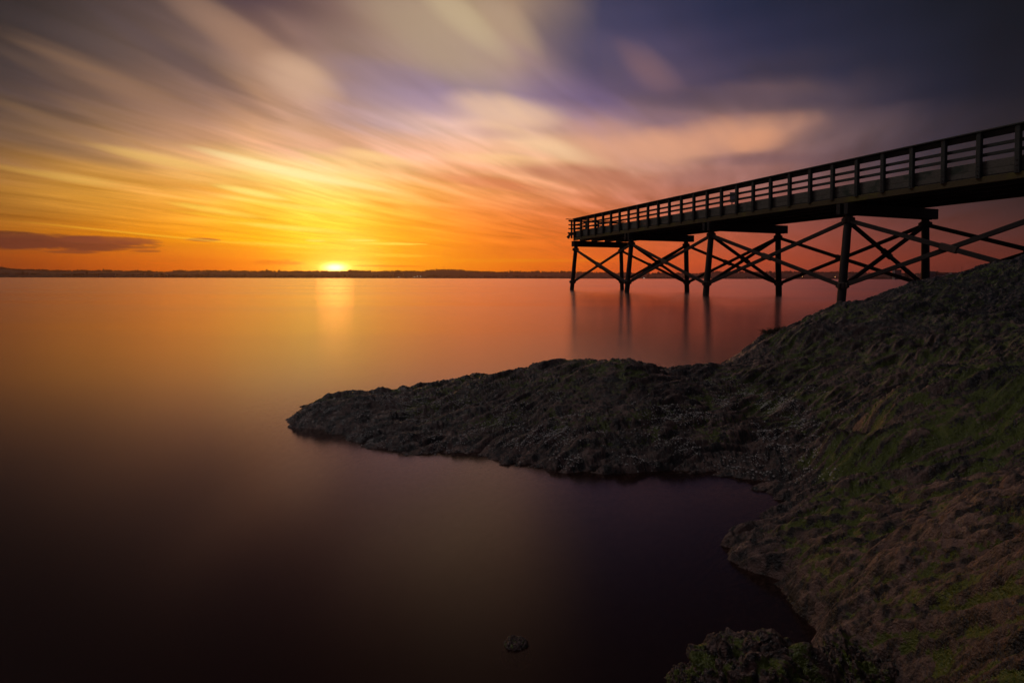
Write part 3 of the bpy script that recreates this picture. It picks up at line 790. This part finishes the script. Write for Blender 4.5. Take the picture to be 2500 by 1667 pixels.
# ------------------------------------------------------------------ far shore
def profile(pts, x):
    return float(np.interp(x, [p_[0] for p_ in pts], [p_[1] for p_ in pts]))
HILL = [(-900, 14), (-400, 20), (0, 25), (160*.34, 20), (109, 19.5), (163, 17), (204, 18.5), (265, 18.5), (340, 17), (401, 15.5), (428, 17.5), (510, 18.5), (646, 17.5), (800, 17.5),
        (859, 17.5), (971, 18.5), (1035, 18.0), (1063, 22), (1102, 23.5), (1130, 21), (1162, 17), (1242, 16.5), (1306, 18), (1370, 17), (1580, 14.5), (1707, 14), (1748, 19), (1835, 18),
        (1950, 18.5), (2068, 18.5), (2107, 17.5), (2152, 15), (2229, 15), (2260, 17), (2340, 17), (2500, 15), (3000, 20), (3600, 30)]
def hill_range(name, dist, prof, mat, label, seed, cut=0.0, depth=900.0, step=4):
    xs = np.arange(-900, 3600, step, dtype=float)
    hs = np.array([max(profile(prof, x) - cut, 0.2) for x in xs])
    rows = [(0.0, -3.0, 0.0), (0.0, 0.6, 0.03), (0.06, 0, 0.22), (0.16, 0, 0.5), (0.30, 0, 0.8), (0.45, 0, 1.0), (0.7, 0, .9), (1.0, 0, .5)]
    XXh = []; YYh = []; ZZh = []
    jag = fbm(xs * 0.05, xs * 0 + 3, 3, seed)
    for fr_, z0, kh in rows:
        dd = dist + fr_ * depth + 60 * fbm(xs * 0.01, xs * 0, 3, seed + 3)
        rx = (xs - 1250) / F
        XXh.append(rx * dd); YYh.append(dd)
        h = hs / F * (dist + 0.45 * depth)
        rel = 2.0 * fbm(xs * 0.03, xs * 0 + fr_ * 7, 4, seed + 7) * (kh > 0.1)
        ZZh.append(z0 + h * kh + rel + (jag * 1.0 if kh > 0.1 else 0))
    return grid_mesh(name, np.array(XXh), np.array(YYh), np.array(ZZh), mat)[0]
M_hill = simple('wooded_hillside', (0.035, 0.026, 0.020), 0.95, 0.4, 0.02, coord='Object')
hl = hill_range('hills', 3900, HILL, M_hill, '', 5, cut=3.0); tag(hl, 'low wooded hills on the far shore', None, None, 'structure')
# forest on the ridge: many separate crowns
def forest(name, dist, prof, count, cut, mat, label, seed, hmin, hmax, depth=0.0, kh=1.0):
    r_ = np.random.default_rng(seed); vs = []; fs = []
    for i in range(count):
        x = r_.uniform(-250, 2650)
        cl = perlin(np.array([x * 0.04]), np.array([0.3]), seed)[0]
        dd = dist + depth * r_.uniform(-.08, .08)
        top = (profile(prof, x) - cut) / F * dist * kh
        th_ = r_.uniform(hmin, hmax) * (1 + 0.45 * cl) * (1.0 if r_.random() > .05 else 1.45)
        cx_ = (x - 1250) / F * dd; w_ = th_ * r_.uniform(.28, .5)
        b0 = len(vs); conif = r_.random() < 0.45
        zb = top - hmax * 0.5
        levels = ((0, .6), (.3, 1.0), (.62, .62), (.85, .3), (1.0, .04)) if conif else ((0, .5), (.25, .95), (.6, 1.0), (.85, .65), (1.0, .15))
        for lv, wd in levels:
            for kq in range(5):
                t = kq * 2 * math.pi / 5 + i
                vs.append((cx_ + math.cos(t) * w_ * wd * r_.uniform(.8, 1.2), dd + math.sin(t) * w_ * wd, zb + lv * (th_ + hmax * .35)))
        for L_ in range(4):
            for kq in range(5):
                fs.append((b0 + L_*5 + kq, b0 + L_*5 + (kq+1) % 5, b0 + (L_+1)*5 + (kq+1) % 5, b0 + (L_+1)*5 + kq))
    o = mesh_obj(name, vs, fs, mat); tag(o, label, 'forest', None, 'stuff'); return o
M_tree = simple('dark_tree_foliage', (0.035, 0.034, 0.02), 0.9, 0.4, 0.05)
forest('ridge_forest', 3900 + 405, HILL, 3600, 2.6, M_tree, 'jagged line of trees along the crest of the far hills', 3, 7, 12, depth=900)
NEARP = [(-900, 8), (0, 12), (300, 10), (600, 8), (850, 6), (1000, 8), (1200, 6.5), (1300, 7), (1450, 6), (1700, 7), (1900, 5), (2050, 5), (2200, 5), (2500, 6), (3000, 8), (3600, 8)]
sh = hill_range('shore_land', 3300, NEARP, M_hill, '', 15, cut=2.5, depth=260); tag(sh, 'low strip of land along the far waterline', None, None, 'structure')
forest('shore_trees', 3300 + 60, NEARP, 1500, 2.4, M_tree, 'broken belt of trees along the far waterline below the hills', 9, 6, 12, depth=200, kh=.8)

def bx(mb, x0, x1, y0, y1, z0, z1):
    mb.add([(x0,y0,z0),(x1,y0,z0),(x1,y1,z0),(x0,y1,z0),(x0,y0,z1),(x1,y0,z1),(x1,y1,z1),(x0,y1,z1)],
           [(0,3,2,1),(4,5,6,7),(0,1,5,4),(1,2,6,5),(2,3,7,6),(3,0,4,7)])
M_pale = simple('pale_render_wall', (0.34, 0.33, 0.36), 0.8, 0.15, 0.1)
M_grey = simple('grey_concrete_wall', (0.22, 0.21, 0.23), 0.8, 0.15, 0.1)
M_roof = simple('dark_roof', (0.05, 0.05, 0.055), 0.8, 0.2, 0.1)
M_win = simple('dark_window_band', (0.03, 0.03, 0.04), 0.3, 0.2, 1)
def building(x0, x1, ytop, dist, label, wall, roof='flat', floors=4, ybase=None, dep=14.0, bays=None):
    cx_ = (x0 + x1) / 2
    g = P(cx_, HORIZON, d=dist); w = (x1 - x0) / F * dist
    h = (HORIZON + (cx_ - 1250) * math.tan(ROLL) - ytop) / F * dist + CAM_Z
    e = empty('building', (g.x, g.y, 0), -math.atan2(g.x, g.y) * 0.3); tag(e, label, 'building', 'buildings along the far shore')
    a = MB(); bx(a, -w/2, w/2, 0, dep, 0, h); a.build('wall', wall, e)
    a = MB()
    if roof == 'flat': bx(a, -w/2 - .3, w/2 + .3, -.3, dep + .3, h, h + 0.7)
    else:
        a.add([(-w/2-.5,-.5,h),(w/2+.5,-.5,h),(w/2+.5,dep+.5,h),(-w/2-.5,dep+.5,h),(-w/2,dep/2,h+w*.1+2),(w/2,dep/2,h+w*.1+2)], [(0,1,5,4),(2,3,4,5),(1,2,5),(3,0,4),(3,2,1,0)])
    a.build('roof', M_roof, e)
    fh = h / floors; nb = bays or max(2, int(w / 4))
    for f in range(floors):
        a = MB(); bx(a, -w/2 * .9, w/2 * .9, -0.12, 0.02, fh * (f + .35), fh * (f + .78))
        a.build('window_row', M_win, e)
    return e
building(245, 279, 668.5, 3200, 'long pale block low on the dark left shore', M_pale, floors=3)
building(2185, 2200, 659, 1500, 'tall grey tower block seen through the pier braces, left of the other town buildings', M_grey, floors=9, bays=4)
building(2267, 2285, 666, 1450, 'square pale block with dark roof just right of the nearest pier pile in the water', M_pale, roof='hip', floors=5, bays=5)
building(2286, 2324, 669.5, 1460, 'long low pale hall on the right shore above the rock', M_pale, floors=3, bays=9)
building(2324, 2336, 666, 1470, 'dark topped block at the right end of the long pale hall', M_grey, floors=4, bays=3)
building(1488, 1500, 673, 3100, 'tiny pale tower behind the second pile of the outer bent', M_grey, floors=6, bays=3)
building(1826, 1834, 677, 3000, 'small waterfront building lit pale pink between the third bent piles', M_pale, roof='hip', floors=2, bays=2)
building(1880, 1892, 667, 3700, 'faint tower block on the hillside left of the third bent rear pile', M_grey, floors=8, bays=3)
building(1740, 1775, 676.5, 3200, 'low shed on the far waterfront between the third bent piles', M_grey, floors=1, bays=8)
building(1185, 1215, 674, 3250, 'low pale shed on the far shore right of the wooded hilltop', M_grey, floors=1, bays=8)
building(960, 985, 667.5, 3600, 'pale block on the far slope right of the setting sun', M_pale, floors=3, bays=6)
building(380, 400, 674.5, 3230, 'low pale shed on the far shore left of the setting sun', M_grey, floors=1, bays=5)
# mast on the wooded hilltop and on the right shore
M_mast = simple('mast_steel', (0.08, 0.07, 0.07), 0.6, 0.2)
def mast(x, ytop, dist, base_h, label, r=1.2):
    g = P(x, HORIZON, d=dist); zt = (HORIZON + (x - 1250) * math.tan(ROLL) - ytop) / F * dist
    e = empty('radio_mast', (g.x, g.y, base_h)); tag(e, label, 'mast')
    a = MB(); a.tube([(0,0,0),(0,0,(zt-base_h)*.6),(0,0,zt-base_h)], [r, r*.7, r*.35], 8); a.build('pole', M_mast, e)
    a = MB()
    for hh in (.55, .75, .9): a.beam((-r*2.2, 0, (zt-base_h)*hh), (r*2.2, 0, (zt-base_h)*hh), r*.5, r*.5)
    a.build('crossarm', M_mast, e)
mast(1083, 650.5, 4250, 20, 'thin radio mast standing on the wooded hilltop', 1.6)
mast(2347, 650, 1700, 2, 'thin radio mast on the right shore against the orange sky', .35)
# lamps that are already lit
def em(name, c, s_):
    mt = bpy.data.materials.new(name); mt.use_nodes = True; mt.node_tree.nodes.clear(); k = N(mt.node_tree)
    e = k.new('ShaderNodeEmission'); e.inputs[0].default_value = (*c, 1); e.inputs[1].default_value = s_
    o = k.new('ShaderNodeOutputMaterial'); k.l.new(e.outputs[0], o.inputs[0]); return mt
E_w = em('white_lamp_glow', (1, .8, .65), 2.2); E_o = em('orange_lamp_glow', (1, .45, .15), 2.2)
LAMPS = [(973, 676, E_w, 'white lit lamp on the far shore just right of the sun'), (1012, 676.5, E_w, 'leftmost of the three white shore lamps below the hill'),
         (1019, 674.5, E_w, 'middle one of the three white shore lamps below the hill'), (1027, 675, E_w, 'rightmost of the three white shore lamps below the hill'),
         (1572, 679, E_w, 'white lamp on the waterline between the second bent piles'), (1556, 678.5, E_w, 'fainter white lamp left beside the second bent waterline lamp'),
         (1832, 676.5, E_w, 'white lamp at the pink waterfront building'), (1959, 675, E_o, 'orange street lamp on the shore left of the fourth bent'),
         (2039, 676, E_o, 'orange street lamp on the shore right beside the fourth bent front pile'), (2237, 674, E_o, 'orange lamp beside the rearmost visible pile')]
for x, y, mt, lb in LAMPS:
    dd = 3050 if x < 2200 else 1400
    g = P(x, y, d=dd)
    e = empty('street_lamp', (g.x, g.y, 0)); tag(e, lb, 'street lamp', 'lit lamps along the far shore')
    a = MB(); a.tube([(0,0,0),(0,0,max(g.z, 3))], [.25, .15], 6); a.build('pole', M_mast, e)
    r = dd / 3050 * 1.5; a = MB(); zc = max(g.z, 3)
    a.tube([(0,0,zc - r), (0,0,zc - r*.6), (0,0,zc), (0,0,zc + r*.6), (0,0,zc + r)], [r*.2, r*.8, r, r*.8, r*.2], 8); a.build('lamp_head', mt, e)
# single trees that stand out
def far_tree(x, ytop, dist, wpx, label, seed, base=0.0):
    r_ = random.Random(seed)
    g = P(x, HORIZON, d=dist); h = (HORIZON + (x - 1250) * math.tan(ROLL) - ytop) / F * dist - base; w = wpx / F * dist
    e = empty('tree', (g.x, g.y, base)); tag(e, label, 'tree')
    a = MB(); a.tube([(0,0,-1),(0,0,h*.5),(0,0,h*.9)], [w*.06, w*.04, w*.01], 7); a.build('trunk', M_mast, e)
    a = MB()
    for i in range(420):
        t = r_.uniform(0, 2*math.pi); f = r_.uniform(.22, 1.0); rad = w/2 * math.sin(min(1, (1.05 - f) * 1.7) * math.pi/2) * math.sqrt(r_.random())
        c = Vector((math.cos(t)*rad, math.sin(t)*rad, h*f)); s_ = w * r_.uniform(.05, .11)
        a1 = Vector((r_.gauss(0,1), r_.gauss(0,1), r_.gauss(0,1))).normalized() * s_; a2 = a1.orthogonal().normalized() * s_
        a.add([c - a1, c + a2, c + a1, c - a2], [(0,1,2,3)])
    a.build('crown', M_tree, e)
far_tree(1582, 667, 3050, 7, 'dark upright tree on the far shore between the second bent piles', 1)
far_tree(2216, 656, 1550, 16, 'bushy dark tree beside the tall grey tower block', 2)
far_tree(2286, 662, 1440, 5, 'small dark tree poking above the pale hall roof', 4)
far_tree(212, 659, 3300, 5, 'single taller tree on the far left skyline', 5, 10)

# weed hanging off the rock edge over the water
wv = MB(); r_ = random.Random(12)
for i in range(700):
    x = 1748 + 60 * r_.random() ** .6; c = D(x, 766 - (x - 1748) * .12 + r_.gauss(0, 3.2), d=5.05 + r_.uniform(-.12, .12))
    L_ = r_.uniform(.015, .05); a = Vector((r_.uniform(-1, .2), r_.uniform(-.5, .5), r_.uniform(-.2, .5))).normalized() * L_
    w_ = Vector((0, .3, 1)).cross(a).normalized() * .003
    wv.add([c - w_, c + w_, c + a * .6 + w_ * .8 + Vector((0,0,-.004)), c + a, c + a * .6 - w_ * .8], [(0,1,2,3,4)])
weed = wv.build('seaweed', simple('brown_weed', (0.05, 0.035, 0.015), 0.6, 0.5, 20)); tag(weed, 'ragged brown weed on the rock edge over the water', 'seaweed', None, 'stuff')

# ------------------------------------------------------------------ evening haze
hz = MB(); bx(hz, -9500, 9500, -700, 5650, -3.6, 260)
mt = bpy.data.materials.new('evening_haze'); mt.use_nodes = True; mt.node_tree.nodes.clear(); k = N(mt.node_tree)
pv = k.new('ShaderNodeVolumePrincipled'); pv.inputs['Color'].default_value = (0.95, 0.62, 0.58, 1)
pv.inputs['Density'].default_value = 0.00009; pv.inputs['Anisotropy'].default_value = 0.87
o_ = k.new('ShaderNodeOutputMaterial'); k.l.new(pv.outputs[0], o_.inputs['Volume'])
haze = hz.build('haze', mt); haze['kind'] = 'stuff'
